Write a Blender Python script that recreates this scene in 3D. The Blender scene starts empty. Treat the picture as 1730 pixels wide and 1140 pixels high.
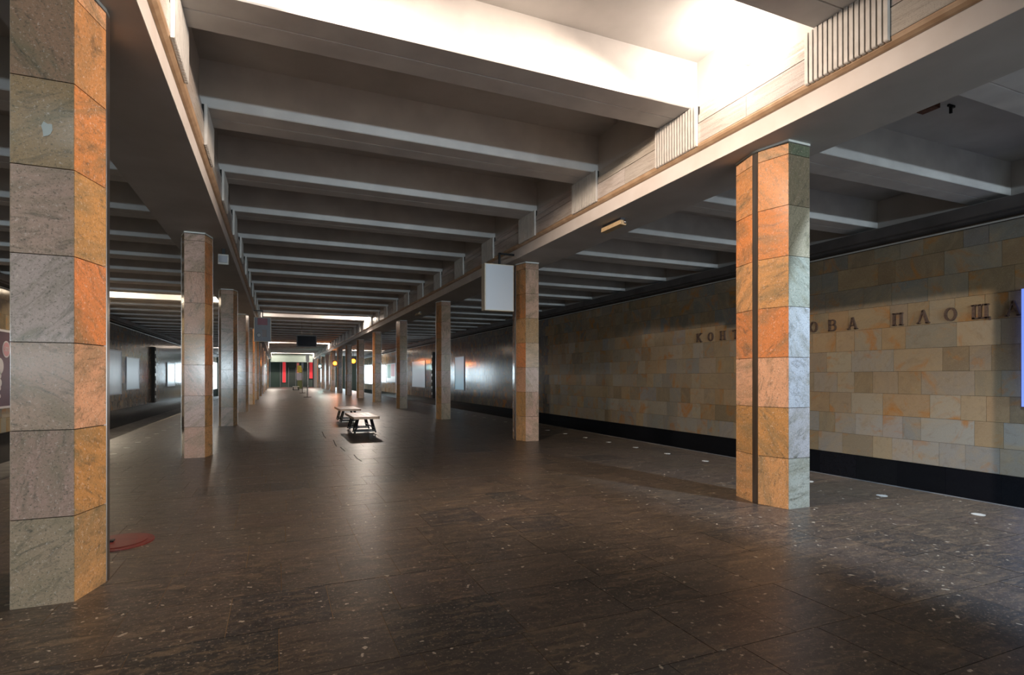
import bpy, bmesh, math, random
from mathutils import Vector, Matrix
random.seed(7)
R = math.radians
SC = bpy.context.scene
COL = SC.collection

# ------------------------------------------------------------------ camera
TH = R(23.0); F = 933.0; HZ = 637.0; CX = 865.0; CAMZ = 1.5
cam = bpy.data.cameras.new('camera'); camo = bpy.data.objects.new('camera', cam); COL.objects.link(camo)
camo.location = (0, 0, CAMZ); camo.rotation_euler = (R(90), 0, -TH)
cam.sensor_width = 36; cam.sensor_fit = 'HORIZONTAL'; cam.lens = F/1730*36
cam.shift_y = (HZ-570)/1730; cam.clip_start = .05; cam.clip_end = 300
SC.camera = camo
# ------------------------------------------------------------------ world, exposure
w = bpy.data.worlds.new('world'); SC.world = w; w.use_nodes = True
w.node_tree.nodes['Background'].inputs[0].default_value = (.5, .6, .75, 1)
w.node_tree.nodes['Background'].inputs[1].default_value = .02
SC.view_settings.view_transform = 'Standard'; SC.view_settings.look = 'None'
SC.view_settings.exposure = 0.0; SC.view_settings.gamma = 1; SC.view_settings.use_curve_mapping = False
SC.cycles.use_denoising = True
SC.cycles.max_bounces = 8; SC.cycles.diffuse_bounces = 5; SC.cycles.glossy_bounces = 4
SC.cycles.sample_clamp_indirect = 6

XM2 = 4.086                      # mirror: x -> XM2 - x
def mx(x): return XM2-x
PITCH = 2.405; Y0 = 5.66         # near edge of beam k at Y0 + PITCH*k, 0.64 wide
BAY = 7.215; CY0 = 4.93          # pillar centres
def t_of(px): return (px-CX)/F
def Y_on_X(px, X):
    t = t_of(px); return X*(math.cos(TH)-t*math.sin(TH))/(math.sin(TH)+t*math.cos(TH))
def X_on_Y(px, Y):
    t = t_of(px); return Y*(math.sin(TH)+t*math.cos(TH))/(math.cos(TH)-t*math.sin(TH))
def dep(X, Y): return X*math.sin(TH)+Y*math.cos(TH)
def Zat(py, X, Y): return CAMZ-(py-HZ)*dep(X, Y)/F

# ------------------------------------------------------------------ lights
def point(name, loc, col, e, r=.06, spec=1.0):
    l = bpy.data.lights.new(name, 'POINT'); l.color = col; l.energy = e; l.shadow_soft_size = r; l.specular_factor = spec
    o = bpy.data.objects.new(name, l); COL.objects.link(o); o.location = loc; return o
def area(name, loc, rot, sx, sy, col, e):
    l = bpy.data.lights.new(name, 'AREA'); l.shape = 'RECTANGLE'; l.size = sx; l.size_y = sy; l.color = col; l.energy = e
    o = bpy.data.objects.new(name, l); COL.objects.link(o); o.location = loc; o.rotation_euler = rot; return o
def spot(name, loc, target, col, e, deg, blend=.6, r=.05):
    l = bpy.data.lights.new(name, 'SPOT'); l.color = col; l.energy = e; l.spot_size = R(deg); l.spot_blend = blend; l.shadow_soft_size = r
    o = bpy.data.objects.new(name, l); COL.objects.link(o); o.location = loc
    o.rotation_euler = (Vector(target)-Vector(loc)).to_track_quat('-Z', 'Y').to_euler(); return o
WARM = (1, .80, .64); COOL = (.74, .90, 1.0)
def coffer_y(k): return Y0+PITCH*k-.88
LZ = 5.06
# lamps inside the lit nave recesses, one at either end of each
for k, eL, eR in ((0, 80, 80), (12, 40, 1000), (23, 400, 600), (34, 900, 900)):
    y = coffer_y(k)
    point('nave_recess_lamp_light', (-.72, y, 5.16), (1, .86, .74), eL, .12)
    point('nave_recess_lamp_light', (mx(-.72), y, 5.16), (1, .86, .74), eR, .12)
# the nearest recess holds floodlights thrown across the hall on to both track walls
spot('nave_floodlight', (-.74, coffer_y(0), LZ), (10.5, 7.5, -.6), WARM, 1900, 84, .75)
spot('nave_floodlight', (mx(-.74), coffer_y(0), LZ), (-6.5, 8.0, -.6), WARM, 1500, 84, .75)
# lamps in the lit side-aisle recesses
point('aisle_recess_lamp_light', (-2.25, coffer_y(9), 5.08), (1, .86, .7), 300)
point('aisle_recess_lamp_light', (-6.9, coffer_y(9)-.1, 5.1), (1, .84, .62), 700)
for s in (0, 1):
    X = -5.0 if s else mx(-5.0)
    point('aisle_recess_lamp_light', (X, coffer_y(27), 5.05), (1, .86, .72), 600)
# cool tube lamps in the aisle recesses behind the camera
spot('aisle_tube_light', (6.35, 2.0, 5.0), (7.2, 3.0, 0), (.6, .78, 1.0), 1450, 112, .5, .06)
point('aisle_tube_light', (mx(6.25), -.35, 5.0), COOL, 150, .12)
# soft fill lamps added behind the viewer to lift ceiling and soffits
point('kiosk_light', (1.6, -7, 1.3), (1, .88, .8), 50, .9)
point('train_window_light', (9.4, -5, .9), COOL, 140, .9)
# bright lit ends of both side platforms, far away
for X, e in ((-5.6, 620), (mx(-5.6), 380)):
    area('platform_end_light', (X, 90.4, 2.1), (R(-90), 0, 0), 3.6, 2.6, (.72, .90, 1.0), e)
# cool daylight of the stair hall at the unseen end of the platforms
for X, e in ((7.8, 2300), (2.04, 1400), (-3.7, 1800)):
    area('stair_hall_daylight', (X, -30, 2.3), (R(90), 0, 0), 4.0, .7, COOL, e)

# ------------------------------------------------------------------ material helpers
MATS = {}
def mat(name, col, rough=.6, metal=0, emis=None, es=0, spec=.5, coat=0):
    m = bpy.data.materials.new(name); m.use_nodes = True; b = m.node_tree.nodes['Principled BSDF']
    b.inputs['Base Color'].default_value = (*col, 1); b.inputs['Roughness'].default_value = rough
    b.inputs['Metallic'].default_value = metal; b.inputs['Specular IOR Level'].default_value = spec
    b.inputs['Coat Weight'].default_value = coat
    if emis: b.inputs['Emission Color'].default_value = (*emis, 1); b.inputs['Emission Strength'].default_value = es
    MATS[name] = m; return m
def noise_mat(name, c1, c2, scale, rough=.6, stretch=(1, 1, 1), r2=None, detail=5, bump=0, metal=0, lo=.35, hi=.65):
    m = mat(name, c1, rough, metal); nt = m.node_tree; N = nt.nodes; L = nt.links; b = N['Principled BSDF']
    g = N.new('ShaderNodeNewGeometry'); mp = N.new('ShaderNodeMapping'); mp.inputs['Scale'].default_value = stretch
    n = N.new('ShaderNodeTexNoise'); n.inputs['Scale'].default_value = scale; n.inputs['Detail'].default_value = detail
    r = N.new('ShaderNodeValToRGB'); r.color_ramp.elements[0].position = lo; r.color_ramp.elements[1].position = hi
    r.color_ramp.elements[0].color = (*c1, 1); r.color_ramp.elements[1].color = (*c2, 1)
    L.new(g.outputs['Position'], mp.inputs['Vector']); L.new(mp.outputs[0], n.inputs['Vector'])
    L.new(n.outputs['Fac'], r.inputs['Fac']); L.new(r.outputs['Color'], b.inputs['Base Color'])
    if bump:
        bp = N.new('ShaderNodeBump'); bp.inputs['Strength'].default_value = bump; bp.inputs['Distance'].default_value = .01
        L.new(n.outputs['Fac'], bp.inputs['Height']); L.new(bp.outputs[0], b.inputs['Normal'])
    return m
def stone(name, vein, vein_amt, vscale, stretch, dark, dark_amt, light, light_amt, rough, speck=90, rvar=.12, bump=.05, rust=None, rust_amt=0, turn=True):
    """each piece takes its own colour from the object (or the face of a joined sheet); the colour also shifts the grain"""
    m = mat(name, (1, 1, 1), rough); nt = m.node_tree; N = nt.nodes; L = nt.links; b = N['Principled BSDF']
    oi = N.new('ShaderNodeObjectInfo'); at = N.new('ShaderNodeAttribute'); at.attribute_name = 'Col'
    mul = N.new('ShaderNodeVectorMath'); mul.operation = 'MULTIPLY'
    L.new(oi.outputs['Color'], mul.inputs[0]); L.new(at.outputs['Color'], mul.inputs[1])
    off = N.new('ShaderNodeVectorMath'); off.operation = 'SCALE'; off.inputs['Scale'].default_value = 83.0
    L.new(mul.outputs[0], off.inputs[0])
    g = N.new('ShaderNodeNewGeometry'); add = N.new('ShaderNodeVectorMath')
    L.new(g.outputs['Position'], add.inputs[0]); L.new(off.outputs[0], add.inputs[1])
    rot = N.new('ShaderNodeVectorRotate'); rot.rotation_type = 'AXIS_ANGLE'; rot.inputs['Axis'].default_value = (.6, .7, .35)
    sp = N.new('ShaderNodeSeparateXYZ'); L.new(off.outputs[0], sp.inputs[0])
    L.new(add.outputs[0], rot.inputs['Vector']); (L.new(sp.outputs[0], rot.inputs['Angle']) if turn else None)
    mp = N.new('ShaderNodeMapping'); mp.inputs['Scale'].default_value = stretch; L.new(rot.outputs[0], mp.inputs['Vector'])
    def noise(sc, det, src, dist=0.0, ro=.6):
        n = N.new('ShaderNodeTexNoise'); n.inputs['Scale'].default_value = sc; n.inputs['Detail'].default_value = det
        n.inputs['Distortion'].default_value = dist; n.inputs['Roughness'].default_value = ro
        L.new(src, n.inputs['Vector']); return n
    def ramp(src, a, bb, hi=1.0):
        r = N.new('ShaderNodeMapRange'); r.inputs['From Min'].default_value = a; r.inputs['From Max'].default_value = bb
        r.inputs['To Max'].default_value = hi; L.new(src, r.inputs['Value']); return r.outputs[0]
    def mix(f, a, c):
        x = N.new('ShaderNodeMix'); x.data_type = 'RGBA'; L.new(f, x.inputs['Factor']); L.new(a, x.inputs['A'])
        x.inputs['B'].default_value = (*c, 1); return x.outputs['Result']
    c = mul.outputs[0]
    n1 = noise(vscale, 8, mp.outputs[0], .6, .65)
    c = mix(ramp(n1.outputs['Fac'], .45, .7, vein_amt), c, vein)
    n4 = noise(vscale*2.7, 6, mp.outputs[0], 1.2, .7)
    c = mix(ramp(n4.outputs['Fac'], .52, .72, dark_amt), c, dark)
    if rust:
        n5 = noise(vscale*.7, 4, rot.outputs[0], .8)
        c = mix(ramp(n5.outputs['Fac'], .55, .7, rust_amt), c, rust)
    n2 = noise(speck, 3, g.outputs['Position'], 0, .8)
    c = mix(ramp(n2.outputs['Fac'], .54, .68, dark_amt), c, dark)
    n3 = noise(speck*.62, 4, g.outputs['Position'], 0, .8)
    c = mix(ramp(n3.outputs['Fac'], .57, .68, light_amt), c, light)
    L.new(c, b.inputs['Base Color'])
    rr = N.new('ShaderNodeMapRange'); rr.inputs['To Min'].default_value = max(.03, rough-rvar); rr.inputs['To Max'].default_value = rough+rvar
    L.new(n4.outputs['Fac'], rr.inputs['Value']); L.new(rr.outputs[0], b.inputs['Roughness'])
    if bump:
        bp = N.new('ShaderNodeBump'); bp.inputs['Strength'].default_value = bump; bp.inputs['Distance'].default_value = .004
        L.new(n4.outputs['Fac'], bp.inputs['Height']); L.new(bp.outputs[0], b.inputs['Normal'])
    return m

M_PIL = stone('pillar_granite', (.19, .165, .10), .75, 1.7, (1, 1, 3.6), (.085, .08, .06), .75, (.85, .68, .56), .5, .15, speck=70, rvar=.07)
M_WALL = stone('wall_marble', (.50, .36, .20), .5, 2.2, (1.2, 1.2, .5), (.20, .14, .08), .35, (.72, .62, .48), .3, .15, rvar=.08, rust=(.50, .20, .03), rust_amt=.75)
M_BLACK = stone('black_granite', (.012, .013, .016), .4, 3, (1, 1, 1), (.004, .004, .005), .5, (.05, .05, .055), .2, .16)
M_MARB = stone('cornice_marble', (.30, .24, .20), .75, 2.2, (5, .5, 8), (.16, .11, .09), .6, (.8, .76, .7), .3, .3, turn=False)
M_JOINT = mat('joint_mortar', (.05, .032, .02), .9)
M_FJOINT = mat('floor_joint', (.24, .165, .085), .9)
M_PAINT = noise_mat('ceiling_paint', (.42, .40, .38), (.50, .48, .46), 1.3, .75, bump=.05)
M_BEAM = noise_mat('beam_paint', (.52, .50, .49), (.62, .60, .58), 2.0, .65, bump=.04)
M_FASC = noise_mat('fascia_paint', (.66, .60, .56), (.74, .69, .66), 2.0, .6)
M_MOULD = noise_mat('moulding_varnish', (.42, .27, .16), (.52, .36, .23), 6, .5)
M_FIN = noise_mat('fin_enamel', (.60, .57, .53), (.70, .67, .63), 8, .45)
M_DARK = mat('dark_recess', (.02, .018, .016), .8)
M_STEEL = noise_mat('brushed_steel', (.34, .30, .27), (.46, .42, .39), 20, .28, stretch=(1, 1, .05), metal=1.0)
M_BLK = mat('black_steel', (.010, .010, .012), .4, spec=.3)
M_SIGNW = mat('white_acrylic', (.62, .66, .72), .35)
M_FRAMEW = mat('cream_metal', (.66, .60, .48), .45)
M_TAN = noise_mat('tan_housing', (.50, .36, .20), (.58, .44, .27), 8, .5)
M_CONC = noise_mat('raw_concrete', (.10, .095, .09), (.17, .16, .15), 3, .85, bump=.2)
M_CORN = noise_mat('dark_cornice', (.06, .052, .05), (.10, .088, .085), 2, .6)
M_PIPE = mat('conduit_white', (.62, .6, .56), .35)
M_WALLG = mat('pale_green_plaster', (.13, .17, .15), .6)

def floor_material():
    m = stone('floor_granite', (.034, .028, .024), .6, 1.6, (1, 3.0, 1), (.014, .012, .011), .7, (.36, .28, .21), .95, .36, speck=60, rvar=.10, bump=.10)
    nt = m.node_tree; N = nt.nodes; L = nt.links; b = N['Principled BSDF']
    src = b.inputs['Base Color'].links[0].from_socket
    g = N.new('ShaderNodeNewGeometry')
    # pale mineral chips
    v = N.new('ShaderNodeTexVoronoi'); v.inputs['Scale'].default_value = 9.5; v.feature = 'F1'
    nz = N.new('ShaderNodeTexNoise'); nz.inputs['Scale'].default_value = 14; nz.inputs['Detail'].default_value = 3
    ad = N.new('ShaderNodeVectorMath'); ad.operation = 'MULTIPLY_ADD'; ad.inputs[1].default_value = (.10, .10, .10)
    L.new(nz.outputs['Color'], ad.inputs[0]); L.new(g.outputs['Position'], ad.inputs[2])
    L.new(g.outputs['Position'], nz.inputs['Vector']); L.new(ad.outputs[0], v.inputs['Vector'])
    mr = N.new('ShaderNodeMapRange'); mr.inputs['From Min'].default_value = .14; mr.inputs['From Max'].default_value = .10
    L.new(v.outputs['Distance'], mr.inputs['Value'])
    v2 = N.new('ShaderNodeSeparateColor'); L.new(v.outputs['Color'], v2.inputs[0])
    gt = N.new('ShaderNodeMath'); gt.operation = 'GREATER_THAN'; gt.inputs[1].default_value = .35; L.new(v2.outputs[0], gt.inputs[0])
    mm = N.new('ShaderNodeMath'); mm.operation = 'MULTIPLY'; L.new(mr.outputs[0], mm.inputs[0]); L.new(gt.outputs[0], mm.inputs[1])
    x = N.new('ShaderNodeMix'); x.data_type = 'RGBA'; L.new(mm.outputs[0], x.inputs['Factor']); L.new(src, x.inputs['A'])
    x.inputs['B'].default_value = (.46, .40, .32, 1)
    # ochre streaks, worn in curved bands
    mp = N.new('ShaderNodeMapping'); mp.inputs['Rotation'].default_value = (0, 0, .7); mp.inputs['Scale'].default_value = (1.0, 5.0, 1)
    L.new(ad.outputs[0], mp.inputs['Vector'])
    n5 = N.new('ShaderNodeTexNoise'); n5.inputs['Scale'].default_value = 3.4; n5.inputs['Detail'].default_value = 8; n5.inputs['Distortion'].default_value = 1.0; n5.inputs['Roughness'].default_value = .75
    L.new(mp.outputs[0], n5.inputs['Vector'])
    m5 = N.new('ShaderNodeMapRange'); m5.inputs['From Min'].default_value = .50; m5.inputs['From Max'].default_value = .63; m5.inputs['To Max'].default_value = .6
    L.new(n5.outputs['Fac'], m5.inputs['Value'])
    y = N.new('ShaderNodeMix'); y.data_type = 'RGBA'; L.new(m5.outputs[0], y.inputs['Factor']); L.new(x.outputs['Result'], y.inputs['A'])
    y.inputs['B'].default_value = (.19, .135, .085, 1)
    L.new(y.outputs['Result'], b.inputs['Base Color'])
    return m
M_FLOOR = floor_material()

# ------------------------------------------------------------------ mesh helpers
def new_mesh(name, verts, faces, m, cols=None):
    me = bpy.data.meshes.new(name); me.from_pydata(verts, [], faces); me.update()
    ca = me.color_attributes.new('Col', 'FLOAT_COLOR', 'CORNER')
    vals = []
    for i, p in enumerate(me.polygons):
        c = cols[i] if cols else (1, 1, 1)
        vals += [c[0], c[1], c[2], 1.0]*p.loop_total
    ca.data.foreach_set('color', vals)
    if m: me.materials.append(m)
    return me
class MB:
    def __init__(s): s.v = []; s.f = []; s.c = []
    def box(s, a, b, col=(1, 1, 1)):
        x0, y0, z0 = a; x1, y1, z1 = b; n = len(s.v)
        s.v += [(x0, y0, z0), (x1, y0, z0), (x1, y1, z0), (x0, y1, z0), (x0, y0, z1), (x1, y0, z1), (x1, y1, z1), (x0, y1, z1)]
        for q in ((0, 3, 2, 1), (4, 5, 6, 7), (0, 1, 5, 4), (1, 2, 6, 5), (2, 3, 7, 6), (3, 0, 4, 7)):
            s.f.append(tuple(n+i for i in q)); s.c.append(col)
        return s
    def prism(s, pts, axis, a, b, col=(1, 1, 1)):
        """closed profile pts extruded along axis from a to b; pts are the two other coordinates in order"""
        n = len(s.v); k = len(pts)
        def P(p, t):
            return {'x': (t, p[0], p[1]), 'y': (p[0], t, p[1]), 'z': (p[0], p[1], t)}[axis]
        s.v += [P(p, a) for p in pts]+[P(p, b) for p in pts]
        for i in range(k):
            j = (i+1) % k; s.f.append((n+i, n+j, n+k+j, n+k+i)); s.c.append(col)
        s.f.append(tuple(n+i for i in reversed(range(k)))); s.c.append(col)
        s.f.append(tuple(n+k+i for i in range(k))); s.c.append(col)
        return s
    def bar(s, p, q, wd, ht=None, col=(1, 1, 1)):
        p = Vector(p); q = Vector(q); ht = ht or wd; d = (q-p).normalized()
        u = d.cross(Vector((0, 0, 1)));
        if u.length < .01: u = Vector((1, 0, 0))
        u.normalize(); v = u.cross(d); n = len(s.v)
        for e in (p, q):
            for a, b in ((-1, -1), (1, -1), (1, 1), (-1, 1)): s.v.append(tuple(e+u*a*wd/2+v*b*ht/2))
        for qd in ((0, 3, 2, 1), (4, 5, 6, 7), (0, 1, 5, 4), (1, 2, 6, 5), (2, 3, 7, 6), (3, 0, 4, 7)):
            s.f.append(tuple(n+i for i in qd)); s.c.append(col)
        return s
    def tube(s, p, q, r, seg=12, col=(1, 1, 1), r2=None):
        p = Vector(p); q = Vector(q); d = (q-p).normalized(); u = d.orthogonal().normalized(); v = d.cross(u); n = len(s.v)
        for e, rr in ((p, r), (q, r2 if r2 is not None else r)):
            for i in range(seg):
                a = 2*math.pi*i/seg; s.v.append(tuple(e+u*math.cos(a)*rr+v*math.sin(a)*rr))
        for i in range(seg):
            j = (i+1) % seg; s.f.append((n+i, n+j, n+seg+j, n+seg+i)); s.c.append(col)
        s.f.append(tuple(n+i for i in reversed(range(seg)))); s.c.append(col)
        s.f.append(tuple(n+seg+i for i in range(seg))); s.c.append(col)
        return s
    def mesh(s, name, m):
        me = new_mesh(name, s.v, s.f, m, s.c)
        bm = bmesh.new(); bm.from_mesh(me); bmesh.ops.recalc_face_normals(bm, faces=bm.faces); bm.to_mesh(me); bm.free()
        return me
    def build(s, name, m, parent=None, bevel=0):
        o = link(name, s.mesh(name, m), parent)
        if bevel:
            b = o.modifiers.new('bevel', 'BEVEL'); b.width = bevel; b.segments = 2; b.limit_method = 'ANGLE'
        return o
def link(name, me, parent=None, loc=None):
    o = bpy.data.objects.new(name, me); COL.objects.link(o)
    if parent: o.parent = parent
    if loc: o.location = loc
    return o
def tag(o, label=None, cat=None, group=None, kind=None):
    if label: o['label'] = label
    if cat: o['category'] = cat
    if group: o['group'] = group
    if kind: o['kind'] = kind
    return o
def empty(name, loc, rz=0):
    o = bpy.data.objects.new(name, None); COL.objects.link(o); o.location = loc; o.rotation_euler = (0, 0, rz); o.empty_display_size = .1; return o
def copy_tree(o, parent=None):
    c = o.copy(); COL.objects.link(c); c.parent = parent
    for ch in list(o.children): copy_tree(ch, c)
    return c
def jit(c, a=.08, h=.03):
    g = 1+random.uniform(-a, a)
    return tuple(max(.002, x*g*(1+random.uniform(-h, h))) for x in c)
UNIT = {}
def unit_box(m):
    if m.name not in UNIT:
        UNIT[m.name] = MB().box((0, 0, 0), (1, 1, 1)).mesh('slab', m)
    return UNIT[m.name]
def piece(name, m, a, b, col, parent):
    o = link(name, unit_box(m), parent); o.location = a
    o.scale = tuple(q-p for p, q in zip(a, b)); o.color = (*col, 1); return o

# ------------------------------------------------------------------ floor
YB, YE = -31.0, 91.0
XR_E = 7.80; XL_E = mx(7.80); XW = 12.2; XWL = mx(12.2)
floor = MB().box((XL_E+.01, YB, -1.05), (XR_E-.01, YE, -.004)).build('floor', M_FJOINT)
tag(floor, 'dark brown granite platform floor laid in staggered slabs', 'floor', kind='structure')
FPAL = [(.062, .049, .041), (.056, .045, .038), (.066, .052, .043), (.058, .046, .039), (.060, .047, .039), (.034, .032, .032), (.063, .050, .041), (.070, .054, .044)]
rects = []
y = -2.0; row = 0
while y < YE:
    h = .62
    x = XL_E-random.uniform(0, .3); x1 = XR_E
    while x < x1:
        wd = random.choice((.42, .5, .6, .6, .75, .9)); xa = max(x, XL_E); xb = min(x+wd, x1)
        if xb-xa > .05: rects.append((xa, y, xb, min(y+h, YE)))
        x += wd
    y += h
def in_view(X, Y, m=.7):
    d = dep(X, Y)
    if d < .3: return False
    r = X*math.cos(TH)-Y*math.sin(TH)
    return abs(r/d) < .93+m/max(d, 1) and (HZ+F*1.5/d) < 1140+220
cand = sorted([r for r in rects if in_view((r[0]+r[2])/2, (r[1]+r[3])/2)], key=lambda r: dep((r[0]+r[2])/2, (r[1]+r[3])/2))
near = set(cand[:285]); G = .0022
mb = MB()
for r in rects:
    c = jit(random.choice(FPAL), .10)
    z = random.uniform(-.0012, .0006)
    a = (r[0]+G, r[1]+G, -.010); b = (r[2]-G, r[3]-G, z)
    if r in near: piece('floor_slab', M_FLOOR, a, b, c, floor)
    else: mb.box(a, b, c)
tag(mb.build('far_floor_slabs', M_FLOOR, floor), kind='stuff')
# platform edge nosing, and pale inlaid marker discs along both edges
for X0 in (XR_E, XL_E):
    s = 1 if X0 > 0 else -1
    e = MB().box((min(X0, X0+s*.06), YB, -.16), (max(X0, X0+s*.06), YE, 0)).build('edge_nosing', M_CONC, floor)
M_DISC = mat('pale_disc', (.55, .53, .48), .35)
discm = MB().tube((0, 0, -.004), (0, 0, .003), .062, 20).mesh('disc', M_DISC)
for s in (0, 1):
    for i in range(48):
        Y = 3.56-2*1.045+1.045*i
        X = 7.04 if not s else mx(7.04)
        if s and Y < 10: continue
        link('marker_disc', discm, floor, (X, Y, .001))

# trenches with rails
bed = MB()
for s in (0, 1):
    a, b = (XR_E+.06, XW) if not s else (XWL, XL_E-.06)
    bed.box((a, YB, -1.35), (b, YE, -1.25))
trench = bed.build('trim_1', M_CONC); tag(trench, 'dark concrete track bed beyond both platform edges', 'track bed', kind='structure')
for s in (0, 1):
    for xr in (8.55, 10.07):
        X = xr if not s else mx(xr)
        mbr = MB().prism([(X-.07, -1.25), (X+.07, -1.25), (X+.02, -1.22), (X+.015, -1.13), (X+.035, -1.09), (X-.035, -1.09), (X-.015, -1.13), (X-.02, -1.22)], 'y', YB, YE)
        mbr.build('rail', M_STEEL, trench)

# ------------------------------------------------------------------ walls
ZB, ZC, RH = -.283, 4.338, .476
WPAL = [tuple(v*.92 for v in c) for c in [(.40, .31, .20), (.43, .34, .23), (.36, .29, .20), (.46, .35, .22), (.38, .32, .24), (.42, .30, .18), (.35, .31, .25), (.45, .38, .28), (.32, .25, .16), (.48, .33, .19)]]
WGREY = [(.34, .32, .28), (.38, .35, .30), (.31, .30, .27), (.40, .35, .28)]
def i_top(i): return i > 6
def side_wall(side):
    right = side == 'right'
    f = (lambda x: x) if right else mx
    a, b = sorted((f(XW+.02), f(XW+.3)))
    base = MB().box((a, YB, -1.35), (b, YE, 5.4)).build('wall_'+side, M_JOINT)
    tag(base, ('tan marble tiled track wall with the station name in letters' if right else 'track wall behind the left pillars, darkly glossy marble tiles'), 'wall', kind='structure')
    tiles = []
    edges = [ZB+RH*i for i in range(10)]+[ZC]
    for i in range(len(edges)-1):
        z0, z1 = edges[i], edges[i+1]
        if z1-z0 < .05: continue
        y = YB+random.uniform(0, .5)
        while y < YE:
            wd = random.choice((.36, .42, .46, .5, .55, .62, .72, .95)); tiles.append((y, z0, min(y+wd, YE), z1, i)); y += wd
    lim = 290 if right else 0
    vis = sorted([t for t in tiles if t[0] > 4.4], key=lambda t: t[0]) if right else []
    keep = set(vis[:lim]); mbs = MB()
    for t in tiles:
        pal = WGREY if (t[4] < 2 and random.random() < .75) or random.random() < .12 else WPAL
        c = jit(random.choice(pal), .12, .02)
        if (not right and t[0] > 29) or (right and 24 < t[0] < 54): c = jit((.15, .145, .14), .15)  # dim far stretches: lack of light put into the tile colour
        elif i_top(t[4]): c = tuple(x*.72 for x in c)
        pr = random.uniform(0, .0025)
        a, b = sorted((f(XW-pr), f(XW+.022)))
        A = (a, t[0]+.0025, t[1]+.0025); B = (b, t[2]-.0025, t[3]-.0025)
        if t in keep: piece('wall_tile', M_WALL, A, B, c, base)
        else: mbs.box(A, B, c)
    tag(mbs.build('far_wall_tiles', M_WALL, base), kind='stuff')
    mbk = MB(); y = YB; n = 0
    while y < YE:
        a, b = sorted((f(XW-.012), f(XW+.022)))
        A = (a, y+.002, -1.24); B = (b, min(y+.92, YE)-.002, ZB-.006)
        if right and y > 3.5 and n < 30: piece('plinth_slab', M_BLACK, A, B, jit((.012, .013, .016), .2), base); n += 1
        else: mbk.box(A, B, jit((.012, .013, .016), .2))
        y += .92
    tag(mbk.build('far_plinth_slabs', M_BLACK, base), kind='stuff')
    a, b = sorted((f(12.19), f(12.221))); MB().box((a, YB, 4.66), (b, YE, 5.377)).build('upper_plaster', M_PAINT, base)
    # dark cornice and the pale conduit under it
    P = [(f(12.2), 4.42), (f(11.95), 4.42), (f(11.95), 4.46), (f(11.8), 4.46), (f(11.8), 4.67), (f(12.2), 4.67)]
    MB().prism(P, 'y', YB, YE).build('cornice', M_CORN, base)
    MB().tube((f(12.16), YB, 4.36), (f(12.16), YE, 4.36), .018, 8).build('conduit', M_PIPE, base)
    return base
wr = side_wall('right'); wl = side_wall('left')

# end walls
wb = MB().box((XWL-.3, YB-.3, -1.35), (XW+.3, YB, 5.6)).build('wall_back', M_PAINT); tag(wb, 'plain painted wall behind the viewer', 'wall', kind='structure')

# ------------------------------------------------------------------ ceiling
ceil = MB().box((-.98, YB, 5.58), (5.06, YE, 5.8)).box((6.0, YB, 5.38), (XW+.3, YE, 5.8)).box((XWL-.3, YB, 5.38), (mx(6.0), YE, 5.8)).build('ceiling', M_PAINT)
tag(ceil, 'grey painted ceiling of deep transverse ribs and recesses', 'ceiling', kind='structure')
def beam_prof(z0, z1):
    e = .012
    return [(0, z1), (0, z0+e), (e, z0), (.312, z0), (.316, z0+.014), (.326, z0+.014), (.330, z0), (.64-e, z0), (.64, z0+e), (.64, z1)]
nb = MB().prism(beam_prof(4.97, 5.6), 'x', -.935, 5.02).mesh('ceiling_beam', M_BEAM)
ab = MB().prism(beam_prof(4.78, 5.4), 'x', 6.0, XW+.1).mesh('ceiling_beam', M_BEAM)
al = MB().prism(beam_prof(4.78, 5.4), 'x', XWL-.1, mx(6.0)).mesh('ceiling_beam', M_BEAM)
for k in range(-14, 35):
    y = Y0+PITCH*k
    for me in (nb, ab, al): link('ceiling_beam', me, ceil, (0, y, 0))

def girder(right):
    f = (lambda x: x) if right else mx
    g = MB().prism([(f(6.0), 4.2), (f(5.02), 4.2), (f(5.02), 4.41), (f(5.012), 4.414), (f(5.012), 5.7), (f(6.0), 5.7)], 'y', YB, YE).build('girder', M_PAINT, ceil)
    MB().prism([(f(5.02), 4.2005), (f(5.015), 4.2005), (f(5.015), 4.41), (f(5.02), 4.41)], 'y', YB, YE)
    MB().box(tuple([min(f(5.021), f(5.016)), YB, 4.202]), (max(f(5.021), f(5.016)), YE, 4.41)).build('fascia', M_FASC, g)
    MB().prism([(f(5.012), 4.412), (f(4.985), 4.418), (f(4.955), 4.44), (f(4.945), 4.467), (f(4.945), 4.482), (f(5.012), 4.482)], 'y', YB, YE).build('moulding', M_MOULD, g)
    far = MB()
    for k in range(-3, 36):
        ya = 5.98+PITCH*(k-1)+.415; yb = 5.98+PITCH*k-.415; ym = (ya+yb)/2
        c0 = (.55, .50, .46)
        for (p, q) in ((ya, ym-.002), (ym+.002, yb)):
            prof = [(f(5.012), 4.486), (f(4.945), 4.486), (f(4.945), 4.735), (f(4.962), 4.742), (f(5.012), 4.742)]
            if k <= 12:
                o = MB().prism(prof, 'y', p, q).build('cornice_slab', M_MARB, g); o.color = (*jit(c0, .12), 1)
            else: far.prism(prof, 'y', p, q, jit(c0, .12))
        prof = [(f(5.012), 4.748), (f(4.950), 4.748), (f(4.950), 4.84), (f(4.968), 4.87), (f(4.972), 4.97), (f(5.012), 4.97)]
        if k <= 12:
            o = MB().prism(prof, 'y', ya, yb).build('cornice_slab', M_MARB, g); o.color = (*jit(c0, .12), 1)
        else: far.prism(prof, 'y', ya, yb, jit(c0, .12))
    tag(far.build('far_cornice_slabs', M_MARB, g), kind='stuff')
    return g
girder(True); girder(False)

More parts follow.
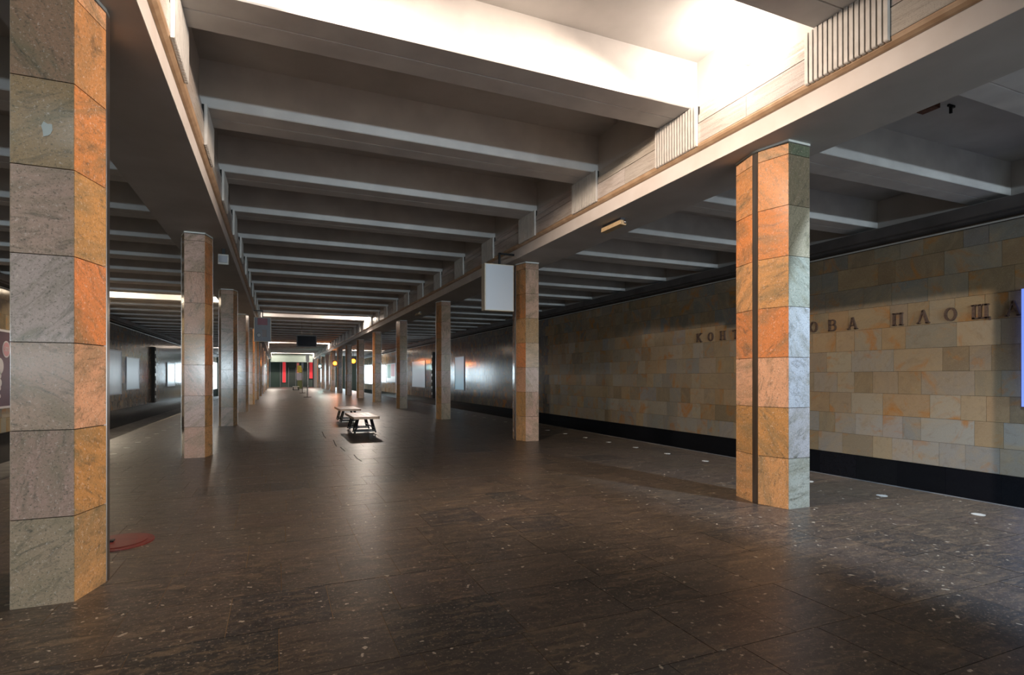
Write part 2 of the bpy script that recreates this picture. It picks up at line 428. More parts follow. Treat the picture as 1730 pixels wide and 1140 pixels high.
# ribbed grilles under the rib ends
finR = MB().prism([(4.943, 4.45), (4.914, 4.45), (4.908, 4.46), (4.906, 4.968), (4.943, 4.968)], 'y', -.018, .018).mesh('fin', M_FIN)
finL = MB().prism([(mx(4.943), 4.45), (mx(4.914), 4.45), (mx(4.908), 4.46), (mx(4.906), 4.968), (mx(4.943), 4.968)], 'y', -.018, .018).mesh('fin', M_FIN)
NF = 16
def ordinal(n): return ['nearest', 'second', 'third', 'fourth', 'fifth', 'sixth', 'seventh', 'eighth', 'ninth', 'tenth', 'eleventh', 'twelfth'][n]
farfin = {}
for s, fm, nm in ((1, finR, 'right'), (0, finL, 'left')):
    for k in range(-1, 35):
        yc = 5.98+PITCH*k
        g = empty('ribbed_grille', (0, yc, 0))
        a, b = sorted((4.938, 5.010)) if s else sorted((mx(4.938), mx(5.010)))
        MB().box((a, -.40, 4.4835), (b, .40, 4.969)).build('backing', M_DARK, g)
        if k < 6:
            for i in range(NF):
                link('fin', fm, g, (0, -.79/2+.79*i/(NF-1), 0))
            if k < 1:
                lb = f'{"pale brightly lit" if k<=0 else "grey"} ribbed fin grille on the {nm} cornice, {ordinal(k+1)} to the viewer'
            else:
                lb = f'grey ribbed fin grille on the {nm} cornice, {ordinal(k+1)} one counted from the viewer'
            tag(g, lb, 'grille', 'ribbed grilles along the '+nm+' cornice')
        else:
            if s not in farfin:
                m_ = MB()
                for i in range(NF):
                    yy = -.79/2+.79*i/(NF-1); xa, xb = sorted(((4.906, 4.943) if s else (mx(4.906), mx(4.943))))
                    m_.box((xa, yy-.0195, 4.45), (xb, yy+.0195, 4.968))
                farfin[s] = m_.mesh('fins', M_FIN)
            tag(link('fins', farfin[s], g), kind='stuff')
            tag(g, f'small far-off ribbed grille on the {nm} cornice past the seventh', 'grille', 'far ribbed grilles on the '+nm+' cornice')

# recess lamps (real fittings with glowing bulbs)
M_BULB = mat('lamp_glow', (1, .9, .8), .4, emis=(1, .86, .7), es=22)
M_BULBC = mat('lamp_glow_cool', (.9, .95, 1), .4, emis=(.8, .93, 1), es=14)
def sphere(name, loc, r, m, parent=None, sc=(1, 1, 1)):
    me = bpy.data.meshes.new(name); bm = bmesh.new(); bmesh.ops.create_uvsphere(bm, u_segments=16, v_segments=10, radius=r)
    bmesh.ops.scale(bm, verts=bm.verts, vec=sc); bm.to_mesh(me); bm.free(); me.materials.append(m)
    for p in me.polygons: p.use_smooth = True
    o = link(name, me, parent, loc); return o
def recess_lamp(x, y, z, side, label, group, s=1):
    e = empty('recess_lamp', (x, y, z))
    MB().tube((s*.10, 0, 0), (s*.03, 0, 0), .045, 14).build('lamp_holder', M_FRAMEW, e)
    sphere('bulb', (s*-.005, 0, 0), .05, M_BULB, e)
    tag(e, label, 'lamp', group)
for k, wd in ((0, 'nearest bright'), (12, 'second lit'), (23, 'third lit'), (34, 'farthest lit')):
    y = coffer_y(k)
    recess_lamp(4.905, y+.02, 5.14, 1, f'glowing bulb at the right end of the {wd} ceiling recess', 'recess lamps', 1)
    recess_lamp(mx(4.905), y+.02, 5.14, 0, f'glowing bulb at the left end of the {wd} ceiling recess', 'recess lamps', -1)

# ------------------------------------------------------------------ pillars
A_, Rg, YF, YR = .169, .262, .39, .04       # half width of the flats, ridge offset, half length, half strip
FRONT = [(.36, .23, .12), (.36, .21, .13), (.38, .24, .13), (.46, .29, .22), (.46, .33, .28), (.48, .31, .23), (.46, .29, .22), (.42, .29, .19)]
LIT_SIDE = [(.62, .33, .17), (.56, .25, .10), (.62, .24, .08), (.58, .30, .12), (.64, .24, .09), (.60, .33, .20), (.52, .27, .10), (.55, .30, .13)]  # same stone as FRONT; warm lamplight put into the hall-side colours
TH_ = .022
def tile_mesh(p, q, z0, z1, n, thick=TH_, gap=.006):
    """slab standing on the line p-q, outward normal n"""
    p = Vector((*p, 0)); q = Vector((*q, 0)); n = Vector((*n, 0)).normalized(); d = (q-p).normalized()
    p = p+d*gap*.5; q = q-d*gap*.5
    m = MB(); v = [p-n*thick, q-n*thick, q, p]
    c = .003
    lo = [tuple(x+Vector((0, 0, z0))) for x in v]; hi = [tuple(x+Vector((0, 0, z1-gap))) for x in v]
    m.v = lo+hi
    m.f = [(0, 3, 2, 1), (4, 5, 6, 7), (0, 1, 5, 4), (1, 2, 6, 5), (2, 3, 7, 6), (3, 0, 4, 7)]; m.c = [(1, 1, 1)]*6
    return m
FACES = [  # p, q, outward normal, kind
    ((-A_, -YF), (A_, -YF), (0, -1), 'f'), ((A_, YF), (-A_, YF), (0, 1), 'f'),
    ((A_, -YF), (Rg, -YR), (.35, -.087), 's'), ((Rg, YR), (A_, YF), (.35, .087), 's'),
    ((-Rg, -YR), (-A_, -YF), (-.35, -.087), 's'), ((-A_, YF), (-Rg, YR), (-.35, .087), 's')]
ROWZ = [0, .577, 1.154, 1.731, 2.308, 2.885, 3.462, 4.039, 4.17]
TM = {}
for fi, (p, q, n, kd) in enumerate(FACES):
    TM[fi, 0] = tile_mesh(p, q, 0, .577, n).mesh('facing_tile', M_PIL)
    TM[fi, 1] = tile_mesh(p, q, 0, .131, n).mesh('facing_tile', M_PIL)
inner = [(-A_+.015, -YF+.02), (A_-.015, -YF+.02), (Rg-.016, -YR), (Rg-.016, YR), (A_-.015, YF-.02), (-A_+.015, YF-.02), (-Rg+.016, YR), (-Rg+.016, -YR)]
coreM = MB().prism(inner, 'z', 0, 4.199).mesh('core', M_JOINT)
stripM = {s: MB().box((min(s*(Rg-.015), s*(Rg+.004)), -YR+.002, 0.004), (max(s*(Rg-.015), s*(Rg+.004)), YR-.002, 4.16)).mesh('ridge_strip', M_STEEL) for s in (-1, 1)}
capM = MB().prism([(-A_-.004, -YF-.004), (A_+.004, -YF-.004), (Rg+.002, -YR), (Rg+.002, YR), (A_+.004, YF+.004), (-A_-.004, YF+.004), (-Rg-.002, YR), (-Rg-.002, -YR)], 'z', 4.175, 4.1995).mesh('plaster_collar', mat('collar_plaster', (.75, .75, .70), .7))
def pillar(s, n):
    """s=1 right row, 0 left row"""
    xc = 5.505 if s else mx(5.505); yc = CY0+BAY*n
    e = empty('stone_pillar', (xc, yc, 0))
    link('core', coreM, e)
    for t in (-1, 1): link('ridge_strip', stripM[t], e)
    link('plaster_collar', capM, e)
    far = n > 4
    mbf = MB()
    for fi, (p, q, nn, kd) in enumerate(FACES):
        nave = (nn[0] < 0) == bool(s)
        for r in range(8):
            if kd == 'f':
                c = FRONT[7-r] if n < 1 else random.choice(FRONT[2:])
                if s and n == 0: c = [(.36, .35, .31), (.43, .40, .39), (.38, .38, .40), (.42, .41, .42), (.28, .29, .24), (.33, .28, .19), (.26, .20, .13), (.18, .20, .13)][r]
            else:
                c = LIT_SIDE[7-r] if nave else (.45, .33, .24)
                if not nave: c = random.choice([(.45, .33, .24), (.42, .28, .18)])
            c = jit(c, .10, .025)
            if not far:
                o = link('facing_tile', TM[fi, 0 if r < 7 else 1], e, (0, 0, ROWZ[r])); o.color = (*c, 1)
                o.location.x += nn[0]*random.uniform(-.003, .003)
            else:
                t = tile_mesh(p, q, ROWZ[r], ROWZ[r+1], nn); k0 = len(mbf.v)
                mbf.v += t.v; mbf.f += [tuple(i+k0 for i in fc) for fc in t.f]; mbf.c += [c]*6
    if far: tag(mbf.build('facing_tiles', M_PIL, e), kind='stuff')
    return e
for s, nm in ((0, 'left'), (1, 'right')):
    for n in range(12):
        e = pillar(s, n)
        if s == 0:
            lab = ['massive nearest granite pillar filling the left edge, orange on its hall side',
                   'granite pillar of the left row, second from the viewer', 'granite pillar of the left row, third from the viewer'][n] if n < 3 else f'granite pillar of the left row, {ordinal(n)} from the viewer'
        else:
            lab = ['nearest granite pillar of the right row, orange facing with grey end tiles',
                   'granite pillar of the right row, beside the blank hanging sign'][n] if n < 2 else f'granite pillar of the right row, {ordinal(n)} from the viewer'
        tag(e, lab, 'pillar', f'{nm} row of granite pillars')

# ------------------------------------------------------------------ station name letters
M_LET = noise_mat('letter_bronze', (.16, .11, .09), (.22, .16, .13), 30, .4, metal=.5)
SW = .055
def stroke(m, a, b, w_=SW):
    m.bar_yz(a, b, w_)
def letter(ch):
    """strokes in (u, v), u across 0..1 (from the reader's left), v up 0..1"""
    I = []
    def st(a, b, w=.16): I.append((a, b, w))
    def serif(u, v, w=.36): I.append(((u-w/2, v), (u+w/2, v), .09))
    if ch == 'К':
        st((.2, 0), (.2, 1), .2); st((.25, .5), (.85, 1), .13); st((.38, .58), (.88, 0), .17)
        for p in ((.2, .045), (.2, .955), (.84, .955), (.86, .045)): serif(*p)
    elif ch == 'О':
        n = 20
        for i in range(n):
            a0, a1 = 2*math.pi*i/n, 2*math.pi*(i+1)/n
            f = lambda a: (.5+.37*math.cos(a), .5+.44*math.sin(a)); wd = .10+.08*abs(math.cos((a0+a1)/2)); I.append((f(a0), f(a1), wd))
    elif ch == 'Н':
        st((.2, 0), (.2, 1), .2); st((.8, 0), (.8, 1), .2); st((.2, .5), (.8, .5), .1)
        for p in ((.2, .045), (.2, .955), (.8, .045), (.8, .955)): serif(*p)
    elif ch == 'Т':
        st((.5, 0), (.5, 1), .2); st((.05, .95), (.95, .95), .1); st((.08, .98), (.08, .78), .08); st((.92, .98), (.92, .78), .08); serif(.5, .045, .4)
    elif ch == 'Р':
        st((.22, 0), (.22, 1), .2); serif(.22, .045); st((.1, .955), (.6, .955), .09); st((.22, .46), (.6, .46), .09)
        pts = [(.6+.24*math.cos(a), .708+.248*math.sin(a)) for a in [(-.5+i/8)*math.pi for i in range(9)]]
        for a, b in zip(pts, pts[1:]): I.append((a, b, .13))
    elif ch == 'А':
        st((.12, 0), (.5, 1), .10); st((.5, 1), (.86, 0), .19); st((.26, .34), (.74, .34), .08); serif(.12, .045, .3); serif(.86, .045, .34)
    elif ch == 'В':
        st((.22, 0), (.22, 1), .2); st((.08, .955), (.58, .955), .09); st((.08, .045), (.6, .045), .09); st((.22, .53), (.58, .53), .08)
        for cx, cy, rx, ry in ((.58, .742, .2, .212), (.6, .287, .25, .242)):
            pts = [(cx+rx*math.cos(a), cy+ry*math.sin(a)) for a in [(-.5+i/8)*math.pi for i in range(9)]]
            for a, b in zip(pts, pts[1:]): I.append((a, b, .13))
    elif ch == 'П':
        st((.2, 0), (.2, 1), .2); st((.8, 0), (.8, 1), .2); st((.05, .95), (.95, .95), .1)
        for p in ((.2, .045), (.8, .045)): serif(*p)
    elif ch == 'Л':
        st((.14, .02), (.5, 1), .10); st((.5, 1), (.86, 0), .2); serif(.14, .045, .3); serif(.86, .045, .34)
    elif ch == 'Щ':
        for u in (.14, .48, .82): st((u, 0), (u, 1), .16); serif(u, .955, .28)
        st((.05, .05), (1.0, .05), .1); st((.98, .08), (.98, -.14), .09)
    return I
name_e = empty('station_name_lettering', (XW, 9.6, 2.6))
tag(name_e, 'dark raised letters spelling the station name on the tan wall', 'lettering')
words_ = 'КОНТРАКТОВА ПЛОЩА'
for i, ch in enumerate(words_):
    if ch == ' ': continue
    yc = 13.66-.5025*i-9.6; W = .24 if ch != 'Щ' else .30; H = .27; m = MB()
    for (a, b, wd) in letter(ch):
        ya, za = yc+W/2-a[0]*W, a[1]*H; yb_, zb = yc+W/2-b[0]*W, b[1]*H
        du, dv = yb_-ya, zb-za; L_ = math.hypot(du, dv) or 1; nu, nv = -dv/L_*wd*W/2, du/L_*wd*W/2
        P = [(ya+nu, za+nv), (yb_+nu, zb+nv), (yb_-nu, zb-nv), (ya-nu, za-nv)]
        m.prism(P, 'x', -.045, -.003)
    m.build('letter', M_LET, name_e)

# ------------------------------------------------------------------ wall posters, light box, and glow panels added for reflections
def panel(name, side, ya, yb, z0, z1, m_face, m_frame, label, cat, extra=None, fr=.06, th=.05, group=None):
    """flat poster case on a side wall; returns the empty"""
    X = XW if side == 'right' else XWL; s = -1 if side == 'right' else 1
    e = empty(name, (X, (ya+yb)/2, z0)); h = (yb-ya)/2; H = z1-z0
    fx = sorted((s*.004, s*th)); m = MB()
    for (a, b) in (((fx[0], -h, 0), (fx[1], h, fr)), ((fx[0], -h, H-fr), (fx[1], h, H)), ((fx[0], -h, fr), (fx[1], -h+fr, H-fr)), ((fx[0], h-fr, fr), (fx[1], h, H-fr))): m.box(a, b)
    m.build('frame', m_frame, e)
    px_ = sorted((s*.006, s*(th-.015))); MB().box((px_[0], -h+fr, fr), (px_[1], h-fr, H-fr)).build('poster_face', m_face, e)
    tag(e, label, cat, group)
    if extra: extra(e, h, H, s*(th-.012))
    return e
M_PURP = noise_mat('plum_print', (.075, .03, .05), (.10, .04, .065), 1.5, .35)
M_WHT = mat('white_print', (.7, .66, .68), .4)
M_PINK = mat('pink_print', (.62, .30, .34), .4)
M_BLUEP = mat('blue_print', (.06, .16, .30), .4)
def text_obj(name, s, size, m, parent, loc, rot, ext=.001):
    cu = bpy.data.curves.new(name, 'FONT'); cu.body = s; cu.size = size; cu.extrude = ext; cu.align_x = 'CENTER'; cu.align_y = 'CENTER'
    cu.materials.append(m); o = bpy.data.objects.new(name, cu); COL.objects.link(o); o.parent = parent; o.location = loc; o.rotation_euler = rot
    dg = bpy.context.evaluated_depsgraph_get(); me = bpy.data.meshes.new_from_object(o.evaluated_get(dg)); o2 = link(name, me, parent, loc); o2.rotation_euler = rot
    bpy.data.objects.remove(o); return o2
ROTL = (R(90), 0, R(90))
def plum(e, h, H, x):
    yk = h-.72; zk = H-.62
    MB().tube((x-.004, yk, zk), (x+.004, yk, zk), .27, 28).build('badge_ring', M_WHT, e)
    MB().tube((x-.003, yk, zk), (x+.008, yk, zk), .225, 28).build('badge_disc', M_PINK, e)
    text_obj('badge_text', '50%', .21, M_WHT, e, (x+.012, yk, zk), ROTL)
    MB().box((x-.002, h-.30, .75), (x+.003, h-.07, 1.75)).build('blue_picture', M_BLUEP, e)
    for zz, r in ((1.25, .26), (.95, .1), (.72, .13), (.55, .07), (.3, .06)):
        MB().tube((x-.002, h-1.18, zz+.1), (x+.005, h-1.18, zz+.1), r, 20).build('white_emblem', M_WHT, e)
panel('advertising_poster', 'left', 19.6, 23.55, .50, 3.02, M_PURP, M_WHT, 'plum advertising poster with round badge behind the nearest left pillar', 'poster', plum, fr=.07)
M_PALE = noise_mat('pale_blue_print', (.42, .50, .62), (.55, .62, .72), .8, .25)
M_GLOW1 = mat('lightbox_cool', (.42, .50, .58), .18, emis=(.72, .88, 1.0), es=.16)  # emission imitates cool wall reflections; also faces the blue-edged box
M_GLOW2 = mat('lightbox_blue', (.3, .6, .8), .3, emis=(.35, .75, 1.0), es=.14)  # blue reflection on the wall, imitated by emission
M_GLOW3 = mat('lightbox_white', (.9, .95, 1), .3, emis=(.86, .94, 1.0), es=3.0)  # bright wall stretches imitated by emission on added panels
M_GREYF = mat('grey_frame', (.22, .22, .24), .4, .6)
XLw = XWL+.05
yl = lambda px: Y_on_X(px, XLw)
panel('advertising_poster', 'left', yl(186)-2.6, yl(206), .55, 2.98, M_PALE, M_GREYF, 'pale blue poster on the left track wall just right of the nearest pillar', 'poster')
panel('light_box', 'left', yl(214), yl(236), .75, 2.7, M_GLOW1, M_GREYF, 'softly glowing light box on left wall before the dark cable duct', 'light box')
panel('light_box', 'left', yl(283), yl(296), .75, 2.7, M_GLOW1, M_GREYF, 'narrow glowing light box on left wall past the dark cable duct', 'light box')
panel('light_box', 'left', yl(358), YE-.5, -.2, 3.6, M_GLOW3, M_GREYF, 'brilliant white light box at the far end of the left wall', 'light box')
XRw = XW-.05
yr = lambda px: Y_on_X(px, XRw)
panel('light_box', 'right', yr(718), yr(696), .55, 3.02, M_GLOW1, M_GREYF, 'cool glowing light box on right wall beyond the third pillar', 'light box')
panel('light_box', 'right', yr(741), yr(736), .4, 3.4, M_GLOW3, M_GREYF, 'slim bright light box beside the cable duct on right wall', 'light box')
panel('light_box', 'right', yr(784), yr(768), .55, 3.02, M_GLOW2, M_GREYF, 'blue-green glowing light box on right wall right of the third pillar', 'light box')
panel('light_box', 'right', yr(631), yr(616), .5, 3.1, M_GLOW3, M_GREYF, 'bright white light box far along right wall behind the pillars', 'light box')
panel('light_box', 'right', yr(608), min(yr(600), YE-.3), .5, 3.6, M_GLOW3, M_GREYF, 'white light box at the far end of right wall', 'light box')
def stripes(e, h, H, x):
    MB().box((x-.003, -h+.5, .7), (x+.001, -h+2.6, H-.1)).build('red_stripe', mat('red_print', (.55, .10, .10), .4), e)
    MB().box((x-.003, -h+2.9, .5), (x+.001, -h+5, H-.1)).build('green_stripe', mat('green_print', (.12, .34, .22), .4), e)
panel('advertising_poster', 'right', yr(668), yr(652), .9, 3.1, mat('cream_print', (.62, .55, .45), .3), M_GREYF, 'cream poster with red and green stripes on far right wall', 'poster', stripes)
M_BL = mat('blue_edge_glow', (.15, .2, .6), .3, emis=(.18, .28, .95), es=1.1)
def blue(e, h, H, x): pass
panel('light_box', 'right', 2.6, 5.47, .98, 3.06, M_GLOW1, M_BL, 'blue-edged light box cut off by the right edge of the view', 'light box', fr=.05, th=.09)

# dark cable ducts on both walls
for side, X, s in (('right', XW, -1), ('left', XWL, 1)):
    yk = 45.5
    e = empty('cable_duct', (X, yk, -.28))
    a, b = sorted((s*.003, s*.20)); MB().box((a, -.22, 0), (b, .22, 3.9)).build('duct_body', M_DARK, e)
    for i in range(7):
        z = .3+.52*i; a, b = sorted((s*.20, s*.235)); MB().box((a, -.1+.03*(i % 3), z), (b, .1+.03*(i % 2), z+.2)).build('junction_box', M_STEEL, e)
    tag(e, f'dark vertical cable duct on the {side} track wall', 'cable duct')

# ------------------------------------------------------------------ benches
M_TOP = noise_mat('bench_wood', (.58, .44, .36), (.70, .56, .47), 2.2, .35, stretch=(5, .6, 1))
M_EDGE = noise_mat('bench_edge', (.48, .27, .14), (.58, .34, .19), 6, .4)
def bench(xc, y0, label, L=1.93):
    e = empty('bench', (xc, y0+L/2, 0)); h = L/2
    m = MB().box((-.335, -h, .40), (.335, -h+.03, .464)).box((-.335, h-.03, .40), (.335, h, .464)).box((-.335, -h, .40), (-.315, h, .464)).box((.315, -h, .40), (.335, h, .464))
    seat = m.build('seat', M_EDGE, e)
    for i in range(4):
        a = -.33+.165*i
        MB().box((a+.003, -h+.012, .425), (a+.162, h-.012, .462)).build('seat_board', M_TOP, seat, .004)
    for yy in (-h+.20, h-.55):
        for s in (-1, 1):
            MB().bar((s*.17, yy+.06, .42), (s*.27, yy, .025), .035).build('leg', M_BLK, e)
            MB().bar((s*.17, yy+.34, .42), (s*.27, yy+.40, .025), .035).build('leg', M_BLK, e)
            MB().bar((s*.262, yy-.02, .06), (s*.262, yy+.42, .06), .03).build('foot_rail', M_BLK, e)
        MB().bar((-.262, yy+.0, .07), (.262, yy, .07), .03).bar((-.262, yy+.4, .07), (.262, yy+.4, .07), .03).build('cross_bar', M_BLK, e)
    MB().bar((-.22, -h+.15, .16), (-.22, h-.15, .16), .028).bar((.22, -h+.15, .16), (.22, h-.15, .16), .028).bar((-.18, -h+.15, .40), (-.18, h-.15, .40), .03, .04).bar((.18, -h+.15, .40), (.18, h-.15, .40), .03, .04).build('side_rail', M_BLK, e)
    tag(e, label, 'bench', 'benches in the middle of the hall')
bench(2.14, 14.77, 'nearer backless bench with pinkish board seat and black steel legs')
bench(2.18, 18.6, 'backless bench standing just beyond the nearer one, black steel legs', 1.8)

# red floor hatch
hx, hy = -1.34, 6.0
e = empty('floor_hatch', (hx, hy, 0))
M_RED = noise_mat('red_enamel', (.13, .014, .012), (.18, .02, .016), 9, .35)
MB().tube((0, 0, .001), (0, 0, .010), .29, 40).build('rim', M_RED, e)
MB().tube((0, 0, .012), (0, 0, .016), .235, 40).build('lid', M_RED, e, .003)
MB().box((-.10, -.03, .02), (-.02, .03, .032)).build('lid_handle', M_BLK, e)
tag(e, 'round red floor hatch beside the nearest left pillar', 'hatch')

# pale mortar repair on the second tile of the nearest left pillar
mp_ = MB(); pa = []
for i in range(9):
    a = 2*math.pi*i/9; q = 1+.25*math.sin(i*2.3); pa.append((.023+.030*q*math.cos(a), 3.13+.048*q*math.sin(a)))
mp_.prism(pa, 'y', -YF-.006, -YF-.001).build('mortar_patch', mat('mortar_patch', (.50, .50, .46), .8), bpy.data.objects['stone_pillar'])

# cracks in the floor slabs in front of the benches
def floor_pt(px, py):
    d = F*CAMZ/(py-HZ); r = t_of(px)*d
    return Vector((r*math.cos(TH)+d*math.sin(TH), d*math.cos(TH)-r*math.sin(TH), 0))
mc = MB()
for pts in (((544, 729), (546, 733), (547, 736), (550.5, 740)), ((563, 743), (565, 747), (566, 750), (568.5, 754)), ((575, 755), (578, 758), (583, 762)), ((598, 768), (603, 774), (611, 779))):
    P = [floor_pt(*p) for p in pts]
    for a, b in zip(P, P[1:]): mc.bar((a.x, a.y, .0008), (b.x, b.y, .0008), .022, .0016)
mc.build('floor_crack', M_DARK, floor)

# ------------------------------------------------------------------ hanging signs
sy = 11.6
def box_sign(name, xa, xb, y, z0, z1, th, m_face, label, right=True):
    xc = (xa+xb)/2; e = empty(name, (xc, y, z0)); h = (xb-xa)/2; H = z1-z0
    MB().box((-h, 0, 0), (h, th, H)).build('housing', M_FRAMEW, e, .006)
    MB().box((-h+.02, -.008, .02), (h-.02, 0, H-.02)).build('sign_face', m_face, e)
    return e, h, H
e, h, H = box_sign('hanging_sign', X_on_Y(819, sy), X_on_Y(868, sy), sy, Zat(525, 4.6, sy), Zat(446, 4.6, sy), .22, M_SIGNW, '')
gx = 5.0-(X_on_Y(819, sy)+X_on_Y(868, sy))/2
MB().box((.02, .08, H), (.06, .13, H+.28)).bar((.04, .1, H+.26), (gx+.02, .1, H+.26), .04).build('bracket', M_BLK, e)
tag(e, 'blank white box sign hanging beside the second right pillar', 'sign')
sy = 25.6
e, h, H = box_sign('hanging_sign', X_on_Y(429, sy), X_on_Y(458, sy), sy, Zat(577, -.5, sy), Zat(536, -.5, sy), .2, mat('faded_poster', (.24, .24, .27), .5), '')
MB().box((-h+.14, -.014, H-.33), (h-.14, -.008, H-.04)).build('red_header', mat('maroon_print', (.22, .012, .03), .4), e)
MB().box((-.02, -.012, .20), (.16, -.008, .50)).build('printed_figure', mat('brown_print', (.16, .10, .09), .4), e)
MB().tube((-.14, -.012, .27), (-.14, -.008, .27), .10, 18).build('printed_oval', mat('dark_print', (.12, .11, .12), .4), e)
MB().tube((-.14, -.014, .27), (-.14, -.009, .27), .065, 18).build('printed_oval', mat('light_print', (.42, .40, .40), .4), e)
MB().box((-.02, .08, H), (.02, .12, H+.3)).bar((0, .1, H+.28), (-.45, .1, H+.28), .04).build('bracket', M_BLK, e)
tag(e, 'hanging poster sign with dark red header beside the left pillars', 'sign')

# monitor
my = 38.4; xa, xb = X_on_Y(501, my), X_on_Y(535, my)
z0, z1 = Zat(586, 1.8, my), Zat(566.5, 1.8, my)
e = empty('hanging_monitor', ((xa+xb)/2, my, z0)); h = (xb-xa)/2; H = z1-z0
MB().box((-h, 0, 0), (h, .14, H)).build('casing', M_BLK, e, .01)
MB().box((-h+.05, -.005, .05), (h-.05, 0, H-.05)).build('screen', mat('screen_glass', (.003, .005, .008), .6, spec=.05), e)
for s in (-.3, .3): MB().tube((s, .07, H), (s, .07, 5.578-z0), .015, 8).build('hanger_rod', M_STEEL, e)
tag(e, 'dark flat monitor hanging from the ceiling over the hall', 'monitor')

# small luminaires under the right girder, loudspeaker at left
def tube_lamp(x, y, label):
    e = empty('emergency_luminaire', (x, y, 4.2))
    MB().box((-.045, -.28, -.05), (.045, .28, -.002)).build('mount', M_GREYF, e)
    MB().prism([(-.07, -.12), (.05, -.13), (.075, -.06), (.05, -.045), (-.06, -.045)], 'y', -.30, .30).build('housing', M_TAN, e, .005)
    sphere('end_cap', (.03, -.29, -.075), .035, M_STEEL, e)
    tag(e, label, 'luminaire', 'luminaires under the right girder')
tube_lamp(5.38, 8.15, 'tan tube luminaire under the right girder, nearest the viewer')
tube_lamp(5.38, 22.6, 'small tan luminaire under the right girder beyond the second pillar')
e = empty('loudspeaker', (-1.05, 13.1, 3.98))
MB().box((-.03, -.03, .1), (.03, .03, .22)).build('bracket', M_BLK, e)
MB().prism([(-.09, -.12), (.07, -.08), (.09, .09), (-.07, .1)], 'x', -.1, .1).build('cabinet', M_PIPE, e, .008)
MB().box((-.08, -.115, -.08), (.08, -.10, .06)).build('speaker_grille', M_GREYF, e)
tag(e, 'small pale loudspeaker under the left girder behind the second pillar', 'loudspeaker')
# rusty fixing on the aisle ceiling at top right
e = empty('rusty_bracket', (8.55, 4.85, 5.378))
M_RUST = noise_mat('rust', (.10, .035, .02), (.17, .07, .04), 20, .8)
MB().box((-.07, -.03, -.07), (.07, .2, 0)).build('base_plate', M_RUST, e)
MB().bar((.28, -.05, -.002), (.28, -.05, -.12), .03).bar((.22, -.05, -.015), (.36, -.05, -.015), .03).build('hook', M_BLK, e)
tag(e, 'small rusty bracket on the right aisle ceiling near the top right', 'bracket')

# orange signal lamps far down the right aisle
M_OR = mat('orange_glow', (1, .4, .1), .4, emis=(1, .17, .015), es=7)
def signal(x, y, z, label, m, r=.16, col=(1, .3, .05), en=45, top=5.378):
    e = empty('signal_lamp', (x, y, z))
    MB().box((-.22, 0.02, -.3), (.22, .25, .3)).build('signal_housing', M_BLK, e)
    sphere('lens', (0, 0, 0), r, m, e, (1, .4, 1))
    MB().bar((0, .12, .3), (0, .12, top-z), .05).build('hanger_bar', M_BLK, e)
    tag(e, label, 'signal', 'far signal lamps'); point('signal_light', (x, y-.35, z), col, en, .1)
signal(5.27, 57.6, 2.88, 'orange signal lamp glowing under the right girder far down the row', M_OR, .19, en=90, top=4.199)
signal(X_on_Y(597, 66), 66, Zat(610, 9, 66), 'orange signal lamp over the far right track', M_OR, .26)
M_CY = mat('cyan_glow', (.6, 1, .95), .4, emis=(.55, 1, .95), es=14)
signal(4.95, 74, 2.9, 'pale cyan signal lamp glowing beside the farthest right pillars', M_CY, .13, (.6, 1, .95), 60, 4.199)

# ------------------------------------------------------------------ far end of the hall
yE = 90.5
we = MB().box((XWL-.3, YE, -1.35), (XW+.3, YE+.3, 5.8)).build('wall_front', M_WALLG); we.data.materials[0] = mat('dark_green_plaster', (.05, .07, .06), .6); tag(we, 'far end wall, dark green behind doorways and banners', 'wall', kind='structure')
MB().box((-1.0, 88.6, 3.75), (5.1, 88.9, 5.6)).build('lintel', M_WALLG, we)
def end_box(name, p0, p1, y, z0, z1, m, label, cat, th=.195, slats=0, group=None):
    xa, xb = X_on_Y(p0, y), X_on_Y(p1, y)
    e = empty(name, ((xa+xb)/2, y, 0)); h = (xb-xa)/2
    MB().box((-h, 0, z0), (h, th, z1)).build('panel', m, e)
    if slats:
        ms = MB(); n = 14
        for i in range(n): ms.box((-h+.04, -.02, z0+.1+(z1-z0-.2)*i/n), (h-.04, -.002, z0+.16+(z1-z0-.2)*i/n))
        tag(ms.build('shutter_slats', mat('shutter_slat', (.05, .048, .05), .4), e), kind='stuff')
    MB().box((-h, -.03, z0), (-h+.08, th+.01, z1)).box((h-.08, -.03, z0), (h, th+.01, z1)).build('frame', M_GREYF, e)
    tag(e, label, cat, group); return e
M_DG = mat('dark_green', (.012, .03, .022), .5)
M_REDP = mat('red_panel', (.75, .03, .04), .4, emis=(1, .05, .06), es=.35)
end_box('dark_doorway', 456, 474, 90.8, 0, 3.8, M_DG, 'tall dark green doorway at the left of the far end wall', 'doorway')
end_box('red_banner', 476.5, 483.5, 90.8, .7, 3.8, M_REDP, 'bright red banner on the far end wall beside the dark green doorway', 'banner')
end_box('rolling_shutter', 487, 500, 90.8, 0, 2.95, M_DG, 'dark slatted shutter in the middle of the far end wall', 'shutter', slats=1)
end_box('red_banner', 500.6, 506, 90.8, 1.2, 3.7, mat('pink_banner', (.75, .2, .16), .4, emis=(1, .25, .2), es=.2), 'salmon red banner right of the slatted shutter', 'banner')
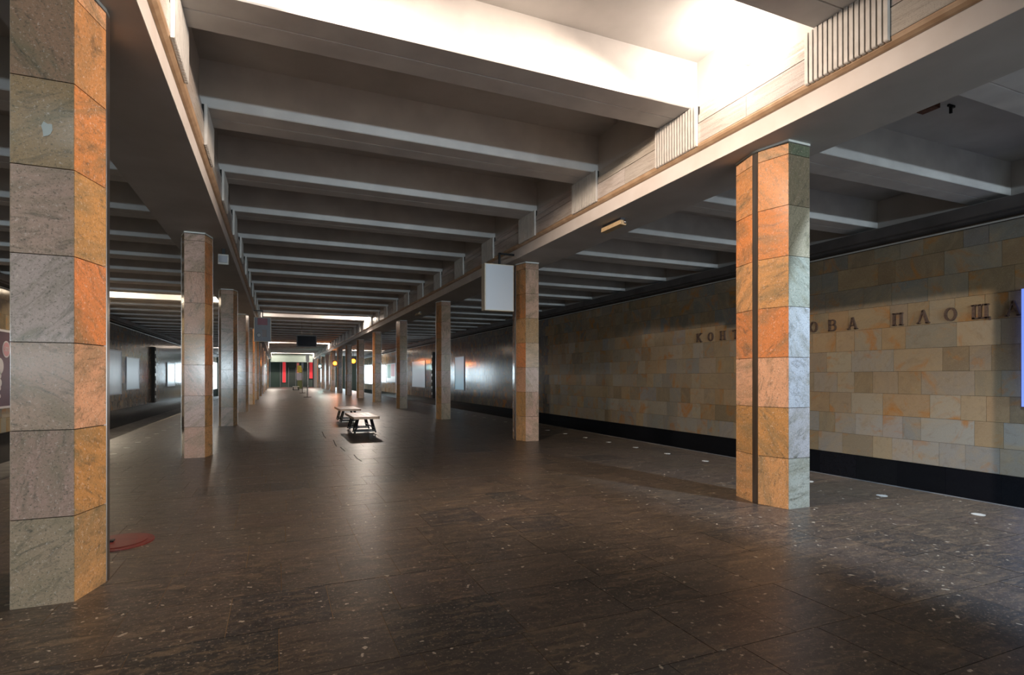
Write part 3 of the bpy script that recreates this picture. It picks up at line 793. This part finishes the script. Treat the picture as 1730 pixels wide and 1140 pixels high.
end_box('rolling_shutter', 511, 520, 90.8, 0, 2.75, M_DG, 'dark slatted shutter right of the upright banner stand', 'shutter', slats=1)
end_box('red_banner', 522, 529, 90.8, 1.3, 3.8, M_REDP, 'bright red banner beside the far pale marble pier', 'banner')
end_box('marble_pier', 529.5, 540, 86.5, 0, 4.19, mat('pale_marble', (.62, .56, .50), .3), 'pale marble pier at the right of the far end', 'pier', th=1.5)
# banner stand with coloured bands
bx = X_on_Y(506.5, 76); e = empty('banner_stand', (bx, 76, 0))
MB().box((-.3, -.2, 0), (.3, .2, .04)).build('base', M_GREYF, e)
MB().box((-.28, -.02, .04), (.28, .02, 1.1)).build('olive_panel', mat('olive_print', (.12, .13, .04), .5), e)
MB().box((-.36, -.03, 1.1), (.36, .03, 2.05)).build('lilac_panel', mat('lilac_print', (.42, .36, .42), .5), e)
MB().box((-.30, -.03, 2.1), (.32, .03, 3.0)).build('yellow_panel', mat('yellow_print', (.50, .36, .04), .5), e)
tag(e, 'upright banner stand with yellow, lilac and olive bands', 'banner stand')
def post(px, y, zt, sign, label):
    x = X_on_Y(px, y); e = empty('sign_post', (x, y, 0))
    MB().tube((0, 0, 0), (0, 0, .03), .28, 20).build('base', M_BLK, e)
    MB().tube((0, 0, .03), (0, 0, zt), .045, 10).build('pole', M_STEEL, e)
    MB().box((-sign/2, -.05, zt-.1), (sign/2, -.02, zt+.42)).build('sign_plate', M_GREYF if sign < .2 else M_PIPE, e)
    tag(e, label, 'sign post')
post(511, 55.5, 2.45, .18, 'grey post with small dark head far down the hall')
post(519.5, 44.0, 2.75, .24, 'slim steel post with pale plate on a round black base')
bx = X_on_Y(500, 68); e = empty('low_stool', (bx, 68, 0))
MB().box((-.35, -.3, .38), (.35, .3, .46)).build('seat', M_PIPE, e)
for sx in (-1, 1):
    for sy_ in (-1, 1): MB().bar((sx*.28, sy_*.24, .38), (sx*.3, sy_*.26, 0), .05).build('leg', M_BLK, e)
MB().box((-.33, -.3, .03), (.33, .3, .08)).build('lower_shelf', M_BLK, e)
tag(e, 'small white-topped bench with black legs far down the hall', 'bench')
